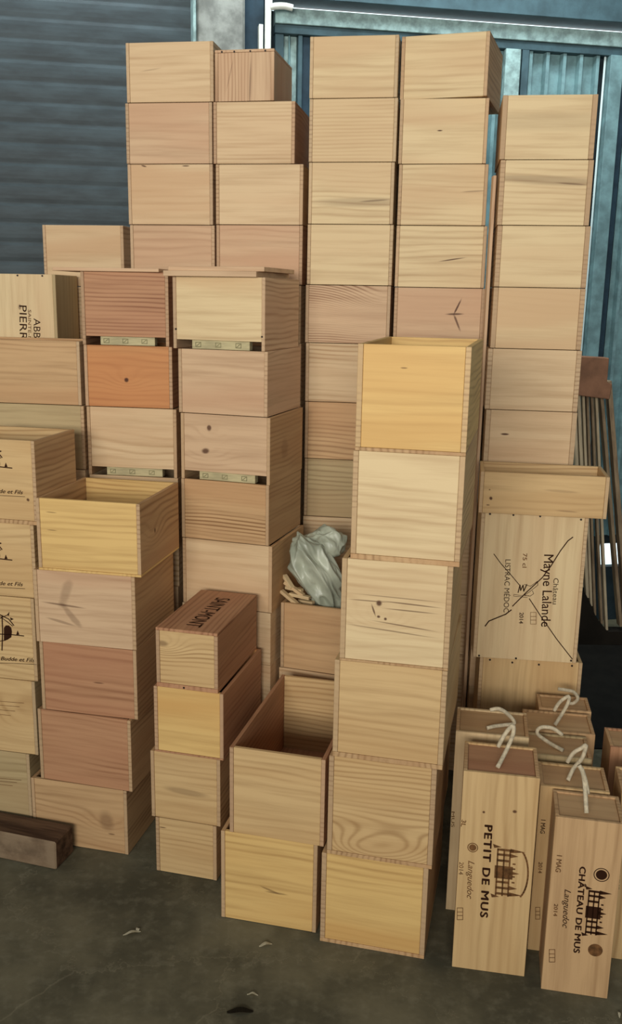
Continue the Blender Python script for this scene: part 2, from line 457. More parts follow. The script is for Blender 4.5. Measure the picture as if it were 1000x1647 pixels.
wslab('post', wh(832, 120)[0], wh(843, 120)[0], 0, gz, .02, .045, TEAL_D, gate)
s9 = wh(951, 300)[0]
wslab('light_leak_strip', s9, s9+.010, hz1+.05, gz, .019, .024, plain('painted_light_leak', (225, 245, 245), .35, .5, var=.03), gate)  # daylight leaking beside the post, painted as a pale strip
wslab('post', s9+.014, s9+.075, hz1+.05, gz, -.01, .06, TEAL, gate)
wslab('post', s9+.080, s9+.115, hz1+.05, gz, -.01, .03, STEEL, gate)
# white downpipe with an elbow at the top
a_ = wh(437, 20, .1)[0]; b_ = wh(425, 20, .1)[0]
pz = wh(431, 8, .1)[1]
pr = bpy.data.objects.new('downpipe', None); C.objects.link(pr); pr.location = W0; pr.rotation_euler = (0, 0, -WY)
tag(pr, 'white vertical downpipe with elbow between concrete pillar and teal gate', 'pipe')
tube('pipe', [((a_+b_)/2, -.1, .02), ((a_+b_)/2, -.1, 1.5), ((a_+b_)/2, -.1, pz-.05), ((a_+b_)/2+.01, -.1, pz-.01), ((a_+b_)/2+.06, -.1, pz), ((a_+b_)/2+.1, -.1, pz-.005)], .013, WHITE, pr, 12)
slab('bracket', (a_+b_)/2-.035, (a_+b_)/2-.018, -.09, -.045, 0.02, wh(425, 38, .1)[1], WHITE, pr)

# ============================================================ THE STACKS
def B(x, look, tone='pale', **k): return dict(x=x, look=look, tone=tone, **k)
# A: leftmost tall rear stack
stack('leftmost tall back stack', 'cases in the tall back stacks', (275, 3.10), 9, .33, [67, 165, 264, 362, 458], [
    B((203, 343), 'pale smooth pine', 'pale', fmat=wood('pale', 'f', 60, 4, .2, .2, marks=((-.06, .095, .035, .0022, 8, .25),), seed=.31)),
    B((202.5, 341), 'pinkish pine', 'pink', fmat=wood('pink', 'f', 60, 3, .15, .6, seed=.12)),
    B((206, 342), 'tan pine, notched top edge,', 'pink', fmat=wood('pale', 'f', 70, 3, .25, .8, marks=((-.085, .178, .010, .003, -15, .8), (.052, .178, .012, .0022, 0, .8)), seed=.52)),
    B((210, 345), 'pink streaked pine', 'pink', fmat=wood('pink', 'f', 60, 4, .3, .5, seed=.77))])
# B: second tall rear stack, with the half-width case on top
stack('second tall back stack', 'cases in the tall back stacks', (415, 3.056), 9, .33, [79, 163, 264, 362, 458], [
    dict(x=(345, 441), tone='pink', dy=2, d=.25, grain='v', top='lid', label='small closed case with upright brown grain stripes on the second back stack',
         fmat=wood('pink', 'v', 130, 6, .5, .6, marks=((.05, .018, .09, .0035, 2, .5), (.08, -.045, .05, .0022, 14, .3)), seed=.41), smat=wood('pink', 'w', 90, 5, .5, .9),
         nails=((.12, .96), (.33, .96), (.6, .96), (.85, .96))),
    B((343, 474), 'pale pine with faint lower grain lines', 'pale', fmat=wood('pale', 'f', 120, 3, .3, .2, seed=.2), side_tone='rose'),
    B((347, 487), 'pale pine with finger-jointed right edge', 'pale', fmat=wood('pale', 'f', 60, 4, .2, .5, seed=.91), side_tone='tan'),
    B((348, 486), 'rosy pine', 'pink', fmat=wood('pink', 'f', 80, 5, .35, .8, seed=.66), side_tone='rose')])
# C: third
stack('third tall back stack', 'cases in the tall back stacks', (565, 3.01), 9, .33,
      [57, 158, 261, 361, 459, 553, 648, 740, 833], [
    B((498, 640), 'straw pine with a soft mid band', 'cream', fmat=wood('cream', 'f', 50, 3, .25, .8, seed=.15)),
    B((497, 638), 'finely lined straw pine', 'cream', fmat=wood('cream', 'f', 130, 4, .3, .5, seed=.48)),
    B((496, 633), 'pine with brown band in its lower half,', 'cream', fmat=wood('cream', 'f', 80, 5, .3, .5, marks=((.03, .065, .16, .014, 0, .28), (.07, .07, .045, .003, 4, .5)), seed=.33)),
    B((494, 631), 'light creamy smooth pine', 'cream', fmat=wood('cream', 'f', 60, 4, .2, .3, seed=.73)),
    B((491, 627), 'pine with wavy brown cathedral grain', 'pink', fmat=wood('pink', 'f', 190, 8, .75, .3, rings=((.12, .13, .07, 15.),), seed=.6)),
    B((491, 624), 'plain straw-coloured pine', 'pale'),
    B((490, 622), 'plain tan pine', 'tan', side_tone='tan'),
    B((489, 618), 'dull olive pine, lowest seen', 'olive')])
# D: fourth
stack('fourth, highest back stack', 'cases in the tall back stacks', (712, 2.965), 9, .295,
      [54, 158, 264, 363, 463, 556, 661, 754, 851, 894+60, 1050], [
    B((643, 786), 'smooth honey pine', 'cream', dy=9, fmat=wood('cream', 'f', 60, 4, .25, .6, seed=.27), side_tone='tan'),
    B((642, 784), 'honey pine with one tiny knot', 'cream', fmat=wood('cream', 'f', 60, 5, .3, .9, marks=((-.01, .095, .011, .0028, 0, .95),), seed=.85), side_tone='tan'),
    B((640, 783), 'pine with dark sliver at its right', 'cream', fmat=wood('cream', 'f', 90, 6, .35, .6, marks=((.095, .10, .04, .0025, 3, .4),), seed=.05), side_tone='tan'),
    B((636, 781), 'pine with a long dark diagonal crack', 'cream', fmat=wood('cream', 'f', 70, 5, .3, .5, marks=((.035, .085, .052, .0028, 9, .9),), seed=.58), side_tone='tan'),
    B((633, 778), 'pine with a branching arrow-like knot', 'pink', fmat=wood('pink', 'f', 70, 5, .35, .6, marks=((.05, .098, .030, .0035, 2, .85), (.057, .12, .030, .0032, 66, .9), (.058, .072, .030, .0042, -66, .8)), seed=.38), side_tone='rose'),
    B((631, 773), 'plain pine, mostly hidden by yellow stack,', 'pale'),
    B((630, 768), 'pale edge-on pine', 'pale'),
    B((628, 756), 'narrow recessed pine', 'tan', off=.02),
    B((627, 759), 'pale-edged pine', 'pale'),
    B((626, 756), 'lowest visible pale-edged', 'pale')])
# E: right rear stack
stack('rightmost back stack', 'cases in the tall back stacks', (860, 2.82), 8, .30, [152, 257, 363, 463, 562, 661, 752], [
    B((806, 958), 'pine with a soft pink middle band', 'cream', fmat=wood('cream', 'f', 50, 3, .2, .3, marks=((0, .105, .3, .03, 0, .16),), seed=.44), fw=.014, side_tone='tan'),
    B((802, 951), 'pine with reddish-brown streaks', 'cream', fmat=wood('cream', 'f', 90, 6, .25, .2, marks=((0, .125, .2, .014, -3, .36), (.08, .115, .05, .003, -4, .5)), seed=.69), fw=.014, side_tone='tan'),
    B((797, 946), 'clean cream pine', 'cream', fmat=wood('cream', 'f', 40, 3, .12, .3, seed=.18), fw=.014, side_tone='tan'),
    B((791, 938), 'honey-toned pine', 'straw', fmat=wood('cream', 'f', 70, 5, .3, .9, seed=.88), fw=.014, side_tone='tan'),
    B((782, 932), 'smooth beige pine', 'pale', fmat=wood('pale', 'f', 40, 3, .12, .5, seed=.22), fw=.014, side_tone='pale'),
    B((779, 925), 'beige pine with a small dark slit', 'pale', fmat=wood('pale', 'f', 50, 3, .15, .4, marks=((-.075, .10, .012, .003, 0, .95),), seed=.95), fw=.014, side_tone='pale')])
# F/Mayne: right middle
O, zsM = stack('the printed pine stack below the right back stack', 'large cases at the right', (852, 2.62), 7, .18, [826, 1063, 1200], [
    dict(x=(767, 937), tone='cream', grain='v', label='tall upright case printed Mayne Lalande under a big burnt cross',
         fmat=wood('cream', 'v', 40, 4, .15, .35, seed=.36), nails=((.08, .985), (.3, .985), (.55, .985), (.93, .975), (.06, .015), (.42, .012), (.95, .02))),
    dict(x=(767, 931), tone='straw', grain='v', off=.01, label='case standing directly beneath the Mayne Lalande case, lower part hidden',
         fmat=wood('straw', 'v', 60, 7, .3, .6, marks=((.17, .03, .02, .012, 0, .22),), seed=.71), nails=((.1, .97), (.32, .955), (.58, .95), (.9, .96)))], hide_h=.3)
mayne = O[0]
ztop = mayne['P'].z + mayne['H']
P0f = hit_plane(878, 826, hit_y(878, 800, 2.585), R(9)); yawF = R(9)
a = hit_plane(771, 795, P0f, yawF); c = hit_plane(978, 800, P0f, yawF); u = Vector((math.cos(yawF), -math.sin(yawF), 0))
zt = hit_plane(878, 763, P0f, yawF).z
Pc = (a+c)/2 + Vector((math.sin(yawF), math.cos(yawF), 0))*.09; Pc.z = ztop
make_case('shallow open wide pine tray lying on the Mayne Lalande case', 'large cases at the right', Pc, yawF, (c-a).dot(u), .18, zt-ztop, 'straw',
          fmat=wood('straw', 'f', 60, 6, .3, .4, marks=((-.145, .045, .005, .006, 20, .95), (-.15, .07, .003, .0025, 0, .8), (-.152, .025, .005, .002, 0, .7), (.07, .018, .03, .0025, -2, .35), (.05, .075, .05, .004, -2, .25)), seed=.53),
          side_tone='straw', name='pine_tray')
# G: yellow front centre stack
G, _ = stack('yellow front centre stack', 'cases in the yellow front stack', (598, 1528), 13.3, .41,
      [555, 729, 904, 1070, 1226, 1384, 1528], [
    B((573, 754), 'open bright yellow pine', 'yellow', fmat=wood('yellow', 'f', 70, 4, .22, .6, marks=((-.02, .185, .008, .0018, 0, .6),), seed=.21), fw=.012, ledge=.008, bot='tan'),
    B((565.5, 744), 'whitish-yellow pine', 'cream', fmat=wood('cream', 'f', 60, 5, .3, .5, seed=.81), side_tone='straw', fw=.012, ledge=.012, bot='tan'),
    B((548, 725), 'pine with a twin-eyed knot and curved lines', 'cream', dy=-1, fmat=wood('cream', 'f', 55, 5, .25, .3, rings=((-.035, .115, .035, 7.),),
        marks=((-.038, .148, .008, .008, 0, .9), (-.038, .116, .005, .004, 0, .9), (-.022, .112, .004, .004, 0, .9), (.035, .152, .075, .0020, -2, .7), (.035, .136, .07, .0020, -1, .65), (-.05, .13, .0026, .018, 20, .8), (.03, .098, .085, .0022, -5, .7), (-.06, .152, .05, .0018, 0, .6), (-.01, .084, .12, .002, -4, .55), (0, .165, .13, .0018, -1, .5)), seed=.64), side_tone='straw', fw=.012, ledge=.006, bot='tan'),
    B((536, 716), 'plain straw pine', 'straw', fmat=wood('straw', 'f', 60, 4, .25, .5, seed=.14), side_tone='straw', fw=.012, ledge=.012, bot='tan'),
    B((527, 699), 'pine with swirling lower grain', 'straw', fmat=wood('straw', 'f', 110, 8, .5, .5, rings=((.045, .03, .055, 14.), (-.06, .02, .045, 9.)), seed=.47), side_tone='tan', fw=.012, ledge=.010, bot='tan'),
    B((515.5, 686), 'golden pine', 'yellow', fmat=wood('yellow', 'f', 60, 6, .35, .9, seed=.97), side_tone='tan', fw=.012, ledge=.010, bot='tan')], floor=True)
# H: two cases left of it
H, _ = stack('the two-case front stack', 'cases in the low front stacks', (431, 1490), 14, .48, [1212, 1349, 1490], [
    dict(x=(369, 522), tone='straw', label='long open empty pine case, upper of the low front pair', fmat=wood('straw', 'f', 70, 5, .35, .5, seed=.26), side_tone='rose'),
    dict(x=(356, 509), tone='yellow', off=.004, dy=-1, label='golden pine case with a small dart mark, below the long open case',
         fmat=wood('yellow', 'f', 60, 5, .3, .6, marks=((.0, .105, .030, .0035, -16, .5), (.02, .098, .03, .003, 0, .5)), seed=.61), side_tone='tan')], floor=True)
# I: narrow stack with Saint-Mont
I, _ = stack('narrow front stack', 'narrow cases in the front stack', (300, 1409), 14, .36, [1014, 1110, 1215, 1322, 1409], [
    dict(x=(251, 350), tone='rose', top='lid', d=.34, label='closed narrow case printed Saint-Mont on its lid, with oval end grain', fmat=wood('straw', 'f', 100, 4, .9, .3, rings=((-.065, .125, .03, 8.),), marks=((-.07, .125, .020, .009, 0, .5),), seed=.34), side_tone='rose', ledge=.012, nails=((.45, .03),)),
    B((248, 359), 'orange-tinted narrow pine', 'orange', fmat=wood('yellow', 'f', 60, 4, .25, 1., seed=.51), side_tone='rose', ledge=.005, d=.34),
    B((243, 354), 'narrow pine with a brown arched band', 'tan', fmat=wood('straw', 'f', 70, 5, .3, .4, marks=((0, .09, .07, .012, -4, .35),), seed=.24), side_tone='tan'),
    B((251, 348), 'smallest narrow pine', 'straw', fmat=wood('straw', 'f', 80, 5, .3, .5, marks=((-.07, .14, .012, .0018, 0, .8),), seed=.83), side_tone='tan')], floor=True)
# J: left front stack
J, _ = stack('left front stack', 'cases in the left front stack', (140, 1365), 12, .31, [806, 922, 1040, 1150, 1262, 1365], [
    B((60.5, 225), 'open honey pine', 'yellow', dy=-1, fmat=wood('yellow', 'f', 70, 4, .3, .9, marks=((-.105, .165, .016, .0014, -2, .6), (-.105, .115, .016, .0014, -2, .6)), seed=.09), smat=wood('tan', 's', 80, 8, .6, .8, rings=((-.06, .10, .04, 5.),), marks=((-.045, .105, .005, .009, 0, .9),), seed=.71, fj=.3), ledge=.007),
    B((57, 217), 'pine with pinkish feathered knot', 'pink', dy=-1, fmat=wood('pink', 'f', 60, 8, .4, .8, marks=((-.06, .115, .06, .003, -4, .6), (-.055, .15, .05, .016, 70, .28), (-.04, .085, .05, .010, -50, .35), (-.07, .065, .045, .004, -12, .4)), seed=.4), side_tone='tan'),
    B((66, 220), 'reddish smooth pine', 'rose', off=.004, fmat=wood('rose', 'f', 60, 5, .35, .5, marks=((.03, .10, .016, .0025, 0, .6),), seed=.78), side_tone='tan'),
    B((62, 212), 'reddish streaked pine', 'rose', dy=2, fmat=wood('rose', 'f', 90, 5, .5, .5, seed=.29), side_tone='tan'),
    B((52, 205), 'tan pine with a big smoky knot', 'tan', dy=1, fmat=wood('tan', 'f', 60, 6, .3, .6, rings=((.09, .09, .04, 5.),), marks=((.085, .10, .028, .035, 15, .38), (.1, .06, .012, .003, 0, .6)), seed=.55), side_tone='tan')], floor=True)
# K: stack cut by the left edge
K, _ = stack('the printed stack at the left edge', 'printed cases at the left edge', (0, 1342), 12, .24, [706, 840, 958, 1090, 1206, 1348], [
    dict(x=(-75, 57.5), tone='straw', label='open printed case with palm sketch at left edge, topmost', fmat=wood('straw', 'f', 60, 4, .2, .6, marks=((.098, .07, .005, .006, 30, .9),), seed=.17), side_tone='tan', ledge=.011),
    dict(x=(-75, 55), tone='straw', label='second printed case from the top at the left edge', fmat=wood('straw', 'f', 60, 4, .25, .5, seed=.42), dy=-2),
    dict(x=(-75, 56.5), tone='straw', label='printed case with the whole dark palm sketch at the left edge', fmat=wood('straw', 'f', 90, 5, .35, .6, seed=.63), dy=-1),
    dict(x=(-75, 58), tone='olive', label='yellow-olive case with wavy grain, second from bottom at left edge', fmat=wood('straw', 'f', 70, 8, .5, .5, rings=((.1, .1, .08, 9.),), seed=.8)),
    dict(x=(-75, 50), tone='olive', label='bottom case at the left edge, behind the dark timber beam', fmat=wood('olive', 'f', 70, 6, .4, .5, seed=.3))], floor=True)
# L: mid-row stack with orange case
L_, _ = stack('stack with the orange case', 'cases in the middle row', (210, 2.83), 8, .21, [437, 556, 656, 766], [
    B((131, 271), 'rosy pine with wavy lower lines', 'rose', gap=True, fmat=wood('rose', 'f', 120, 6, .6, .3, seed=.35), side_tone='rose'),
    B((136, 277), 'bright orange pine with a round knot', 'orange', fmat=wood('orange', 'f', 80, 5, .4, .5, rings=((-.005, .085, .03, 5.),), marks=((-.006, .084, .008, .008, 0, .97),), seed=.6), side_tone='rose'),
    B((141, 284), 'pale straw pine with notched foot', 'pale', gap=True, fmat=wood('pale', 'f', 60, 5, .3, .4, seed=.07), side_tone='tan')])
# M: mid-row stack under the loose lids
Mst, _ = stack('stack under the loose lids', 'cases in the middle row', (360, 2.70), 18, .29, [445, 563, 668, 775, 872, 978], [
    B((278, 426), 'straw pine with a crosswise joint', 'cream', gap=True, fmat=wood('cream', 'f', 60, 5, .3, .6, seed=.74), side_tone='pink', nails=((.03, .27), (.97, .2))),
    B((287, 430), 'rosy smooth pine', 'pink', fmat=wood('pink', 'f', 50, 4, .15, .6, seed=.11), side_tone='pink'),
    B((291, 434), 'pine with two brown knots', 'pink', gap=True, fmat=wood('pink', 'f', 60, 5, .25, .5, rings=((-.055, .085, .04, 5.), (-.04, .145, .025, 3.)), marks=((-.05, .158, .008, .010, 0, .85), (-.062, .087, .014, .009, 10, .85)), seed=.5), smat=wood('tan', 's', marks=((-.02, .09, .035, .035, 0, .22),), seed=.41, fj=.3)),
    B((292, 432), 'brown strongly banded pine', 'tan', fmat=wood('tan', 'f', 130, 6, .8, .5, seed=.93), side_tone='tan'),
    B((294, 437), 'smooth pale', 'pale', fmat=wood('pale', 'f', 40, 3, .12, .5, seed=.25), side_tone='tan')])
# low-left case behind, R, on its own stack
stack('the back stack behind the orange case', 'back-row cases at the left', (137, 3.32), 8, .26, [362, 461], [
    dict(x=(70, 199), tone='pink', label='single pale pine case alone in front of the dark shutter', fmat=wood('pale', 'f', 40, 3, .15, .7, seed=.19), side_tone='pink')])
# S: leftmost middle-row, its case standing upright behind
S, _ = stack('the upright printed case column', 'back-row cases at the left', (20, 3.09), 4, .22, [440, 700], [
    dict(x=(-75, 94), tone='cream', grain='v', label='upright pale case printed ABB and PIERRE at the left', fmat=wood('cream', 'v', 50, 5, .15, .5, marks=((.42, .055, .010, .006, 0, .6),), seed=.57), side_tone='olive', smat=wood('olive', 'w', 50, 4, .2, .3),  # olive side tone paints the shade on this case's right face
         nails=((.44, .99), (.65, .99), (.88, .99)))])
S2, _ = stack('stack just below the ABB case', 'cases in the middle row', (45, 2.872), 8, .165, [547, 650, 752], [
    B((-45, 129), 'wide tan pine', 'tan', fmat=wood('tan', 'f', 80, 6, .35, .6, seed=.86), side_tone='pale'),
    B((-35, 136), 'wide olive-tinted pine', 'olive', fmat=wood('olive', 'f', 60, 4, .2, .5, seed=.13), side_tone='tan')])
# N: case holding the bag
Nst, _ = stack('the short stack behind the long open case', 'cases in the low front stacks', (500, 2.67), 18, .27, [977, 1083], [
    dict(x=(451, 588), tone='tan', label='open pine case filled with a crumpled bag and wood slats', fmat=wood('tan', 'f', 50, 4, .15, .5, seed=.68), side_tone='tan')])

# loose lids
def lid(label, px0, px1, py0, py1, Y, depth, yaw, tone, z=None, grp='loose lids'):
    P0 = hit_y((px0+px1)/2, 600, Y); yaw = R(yaw)
    a = hit_plane(px0, (py0+py1)/2, P0, yaw); c = hit_plane(px1, (py0+py1)/2, P0, yaw)
    zt, zb = hit_plane((px0+px1)/2, py0, P0, yaw).z, hit_plane((px0+px1)/2, py1, P0, yaw).z
    th = zt-zb
    if z is not None: zb = z
    W = (c-a).length; P = (a+c)/2 + Vector((math.sin(yaw), math.cos(yaw), 0))*depth/2; P.z = zb
    bm = bmesh.new(); add_box(bm, -W/2, W/2, -depth/2, depth/2, 0, th, .001)
    o = obj('loose_lid', bm, wood(tone, 'f', 60, 5, .3)); o.location = P; o.rotation_euler = (0, 0, -yaw)
    tag(o, label, 'lid', grp); return zb+th
zm = Mst[0]['P'].z+Mst[0]['H']
z1 = lid('thin pine lid lying directly on the middle stack, lower of two', 262, 412, 431, 440, 2.69, .30, 16, 'pink', zm)
lid('thin pine lid on top of the other loose lid', 270, 425, 421.5, 429, 2.70, .28, 16, 'pink', z1)
zl = L_[0]['P'].z+L_[0]['H']
lid('long thin pine board lying on the orange-case stack', 84, 255, 432.5, 438, 2.825, .19, 8, 'pink', zl)

# ------------------------------------------------------------ upright magnum cases printed MUS
def mus(label, ref, x0, x1, ytop, yaw, depth, tone, seed, Y=None, ztop=None, name='magnum_case'):
    yaw = R(yaw)
    P0 = hit_z(*ref) if Y is None else hit_y(ref[0], ref[1], Y)
    u = Vector((math.cos(yaw), -math.sin(yaw), 0)); v = Vector((math.sin(yaw), math.cos(yaw), 0))
    ym = ref[1] if Y is None else ytop
    a = hit_plane(x0, ym, P0, yaw); c = hit_plane(x1, ym, P0, yaw); W = (c-a).dot(u)
    z = ztop if ztop else hit_plane((x0+x1)/2, ytop, P0, yaw).z
    P = (a+c)/2 + v*depth/2; P.z = 0
    root = bpy.data.objects.new(name, None); C.objects.link(root); root.location = P; root.rotation_euler = (0, 0, -yaw)
    tag(root, label, 'wooden box', 'upright magnum cases at the lower right')
    x_0, x_1, y_0, y_1 = -W/2, W/2, -depth/2, depth/2; t = .009
    fr = slab('front_panel', x_0, x_1, y_0, y_0+t, 0, z, wood(tone, 'v', 60, 5, .3, .4, marks=((z-.10, -.035, .004, .004, 0, .9), (z-.09, .035, .005, .006, 0, .9)) if seed == .16 else (), seed=seed), root, .001)
    slab('back_panel', x_0, x_1, y_1-t, y_1, 0, z, wood(tone, 'v'), root, .001)
    for q in ((x_0, x_0+t), (x_1-t, x_1)): slab('side_panel', q[0], q[1], y_0+t+.0004, y_1-t-.0004, 0, z, wood('tan', 'w'), root, .001)
    slab('top_panel', x_0+t+.0004, x_1-t-.0004, y_0+t+.0004, y_1-t-.0004, z-.014, z-.004, wood('rose' if seed in (.16,) else 'tan', 'f', 60, 5, .25), root, .0008)
    slab('bottom_panel', x_0+t+.0004, x_1-t-.0004, y_0+t+.0004, y_1-t-.0004, .002, .012, wood('tan', 'f'), root, .0008)
    P0b = Vector(P)-v*(depth/2)
    def front(px, py):
        h = hit_plane(px, py, P0b, yaw); return ((h-P0b).dot(u), h.z)
    return {'root': root, 'front': fr, '_front': front, '_yf': y_0, '_mpp': (P0b+Vector((0, 0, z/2))-CAM).dot(Fv)/FPX, 'P': P, 'yaw': yaw, 'W': W, 'D': depth, 'H': z}
def rope(case, *strands):
    root = case['root']; v = Vector((math.sin(case['yaw']), math.cos(case['yaw']), 0)); inv = Matrix.Rotation(case['yaw'], 4, 'Z')
    top = case['H']-.004
    for st in strands:
        pts = []
        for px, py in st:
            h = hit_plane(px, py, Vector(case['P']), case['yaw'])
            if h.z < top+.005: h = hit_z(px, py, top+.005)
            pts.append(inv @ (h-Vector(case['P'])))
        tube('rope_handle', pts, .0052, ROPE, root)
m1 = mus('front upright magnum case printed PETIT DE MUS with castle drawing', (785, 1563), 726, 843.5, 1244, 10, .155, 'straw', .16)
m2 = mus('upright magnum case directly behind the PETIT DE MUS case', (775, 1470), 716, 829, 1180, 10, .15, 'cream', .46)
q1 = mus('foremost upright magnum case printed CHÂTEAU DE MUS, two round medals', (922, 1598.5), 869, 977, 1317, 11, .125, 'tan', .65)
zt = q1['H']
q2 = mus('upright magnum case just behind the CHÂTEAU DE MUS case, 1 MAG visible', (900, 1534), 847, 955, 1262, 10, .125, 'straw', .56, ztop=zt)
q3 = mus('third upright case in the right-hand MUS row, S-curled rope', (893, 1225), 846, 952, 1224, 9, .13, 'olive', .06, Y=2.195, ztop=zt)
q4 = mus('fourth upright case in the right-hand MUS row', (898, 1180), 843, 957, 1185, 9, .13, 'tan', .76, Y=2.335, ztop=zt)
q5 = mus('rearmost upright case in the right-hand MUS row', (908, 1145), 866, 951, 1145, 9, .10, 'tan', .96, Y=2.475, ztop=zt)
q6 = mus('narrow magnum case at the right frame edge beside CHÂTEAU DE MUS', (1010, 1545), 972, 1066, 1277, 11, .13, 'straw', .39, ztop=zt)
q7 = mus('brown magnum case far right, behind the right-edge case', (1030, 1225), 979, 1070, 1230, 9, .12, 'rose', .59, Y=2.28, ztop=zt-.02)
rope(m2, [(788, 1142), (802, 1140), (817, 1149), (827, 1163), (812, 1166), (796, 1168), (783, 1171)])
rope(m1, [(801, 1201), (811, 1182), (824, 1167), (825, 1180), (815, 1205), (800, 1234)])
rope(q5, [(897, 1108), (910, 1110), (922, 1113), (929, 1123), (922, 1131), (915, 1131)])
rope(q4, [(891, 1143), (900, 1129), (914, 1120), (913, 1131), (903, 1149), (892, 1166)])
rope(q3, [(904, 1182), (888, 1171), (869, 1170), (864, 1180), (882, 1194), (905, 1207)])
rope(q2, [(912, 1226), (922, 1211), (935, 1203), (942, 1199), (936, 1219), (922, 1236), (913, 1255)])
rope(q1, [(931, 1231), (937, 1243), (940, 1262), (943, 1308)], [(935, 1236), (941, 1255), (945, 1276)])

# ------------------------------------------------------------ writing on the cases
def castle(case, c0, c1, hpx, mat, name='castle_print', arch=False):
    """castle drawing whose base line runs from pixel c0 to c1"""
    F = case['_front']; a = Vector(F(*c0)); b = Vector(F(*c1)); d = b-a; Wc = d.length; d.normalize(); up = Vector((-d.y, d.x))*-1
    up = Vector((d.y*-1, d.x)); h = hpx*case['_mpp']
    def q(s, t): p = a+d*(s*Wc)+up*(t*h); return (p.x, p.y)
    def rect(s0, s1, t0, t1): return [q(s0, t0), q(s1, t0), q(s1, t1), q(s0, t1)]
    P = [rect(.36, .62, 0, .62)]
    for s in (.0, .10, .22, .66, .78, .90): P.append(rect(s+.01, s+.055, .05, .52+.1*(s in (.0, .9))))
    for t in (.05, .27, .47): P.append(rect(.02, .98, t, t+.055))
    for s, tt in ((.04, 1.0), (.14, .78), (.49, .85), (.80, .8), (.93, .98)): P.append([q(s-.045, .5), q(s+.045, .5), q(s, tt)])
    for s in (.3, .4, .56, .68): P.append(rect(s-.015, s+.015, .6, .7))
    for s in (-.04, .98): P.append([q(s-.03, -.1), q(s+.05, -.05), q(s+.02, .2)])
    lay_polys(case, P, mat, name)
    if arch:
        pts = [q(.5+.52*math.sin(t), .72+.42*math.cos(t)) for t in [(-1.05+2.1*k/14) for k in range(15)]]
        lay_polys(case, ribbon(pts, .004), mat, 'arch_print', .0010)
def boxmark(case, x0, y0, x1, y1, mat):
    F = case['_front']; c = [F(x0, y0), F(x1, y0), F(x1, y1), F(x0, y1)]
    P = ribbon(c+[c[0]], .0014); m = [((c[0][0]*(1-t)+c[3][0]*t), (c[0][1]*(1-t)+c[3][1]*t)) for t in (.35, .65)]
    n_ = [((c[1][0]*(1-t)+c[2][0]*t), (c[1][1]*(1-t)+c[2][1]*t)) for t in (.35, .65)]
    for a, b in zip(m, n_): P += ribbon([a, b], .0014)
    lay_polys(case, P, mat, 'stamp_mark')
lay_text(m1, 'PETIT DE MUS', (779.5, 1326), (772, 1475), 12, INK, .022, space=1.15)
lay_text(m1, '3L', (742.5, 1318), (741, 1329), 7, INK2, .01)
lay_text(m1, '2014', (738.5, 1386), (737.5, 1406), 7, INK2)
lay_text(m1, 'Languedoc', (753, 1384), (750.5, 1445), 10, INK2, shear=.35)
castle(m1, (797, 1363), (793, 1441), 46, INK2, arch=True)
Fm = m1['_front']; x, z = Fm(760, 1363); lay_polys(m1, disc(x, z, .0125, 24, .0105)+disc(x, z, .0085), INK2, 'medal_print')
boxmark(m1, 735, 1460, 744, 1479, INK2)
lay_text(m2, 'MUS', (726, 1305), (725.5, 1330), 5, INK2)
lay_text(q1, 'CHÂTEAU DE MUS', (932, 1393), (922, 1532), 9.5, INK, .022, space=1.05)
lay_text(q1, '1 MAG', (895.5, 1375), (893, 1402), 8, INK2, .01)
lay_text(q1, '2014', (891, 1453), (889.5, 1473), 6, INK2, .01)
lay_text(q1, 'Languedoc', (908, 1430), (904, 1492), 10, INK, shear=.35)
castle(q1, (944.5, 1430), (938, 1503), 38, INK)
Fq = q1['_front']
x, z = Fq(967, 1407); lay_polys(q1, disc(x, z, .0175, 28, .0155)+disc(x, z, .0125), INK, 'medal_print')
x, z = Fq(957, 1528); lay_polys(q1, disc(x, z, .0165), INK2, 'medal_print')
boxmark(q1, 883, 1527, 892, 1547, INK2)
lay_text(q2, '1 MAG', (870, 1318), (868.5, 1340), 7, INK, .01)
lay_text(q2, '2014', (866, 1386), (865, 1404), 6, INK2, .01)
boxmark(q2, 861, 1459, 868, 1478, INK2)
lay_text(q6, 'MUS', (992, 1408), (990.5, 1430), 5, INK3)
# Mayne Lalande
lay_text(mayne, 'Mayne Lalande', (875, 892), (870, 1008), 15, INK, .004)
lay_text(mayne, 'Château', (890, 930), (888.5, 972), 8, INK)
lay_text(mayne, 'LISTRAC MÉDOC', (812.5, 900), (809.5, 985), 8.5, INK)
lay_text(mayne, '75 cl', (841, 890), (840, 913), 6.5, INK2, .008)
lay_text(mayne, '2014', (835.5, 985), (834.5, 1003), 6.5, INK, .01)
boxmark(mayne, 853, 985, 862, 1004, INK2)
Fy = mayne['_front']
def L2(case, pts): return [case['_front'](*p) for p in pts]
P = ribbon(L2(mayne, [(794, 891), (805, 906), (820, 923), (836, 942)]), .0022)
P += ribbon(L2(mayne, [(851, 963), (870, 992), (895, 1028), (920, 1060)]), .0026)
P += ribbon(L2(mayne, [(921, 864), (913, 870), (901, 886), (886, 910), (872, 929), (858, 942), (846, 953), (833, 966), (824, 975)]), .0030)
P += ribbon(L2(mayne, [(822, 981), (813, 988), (798, 994), (786, 999), (780, 1007)]), .0034)
P += ribbon(L2(mayne, [(833, 953), (836, 941), (837, 950), (841, 941), (842, 951), (847, 940)]), .0028)
P += ribbon(L2(mayne, [(843, 940), (853, 943), (864, 935), (865, 941), (850, 953), (843, 957), (852, 959), (858, 955), (856, 950)]), .0014)
P += ribbon(L2(mayne, [(850, 958), (838, 958), (826, 956), (826, 959), (838, 960), (848, 961)]), .0012)
lay_polys(mayne, P, INK, 'burnt_cross_and_monogram', .0011)
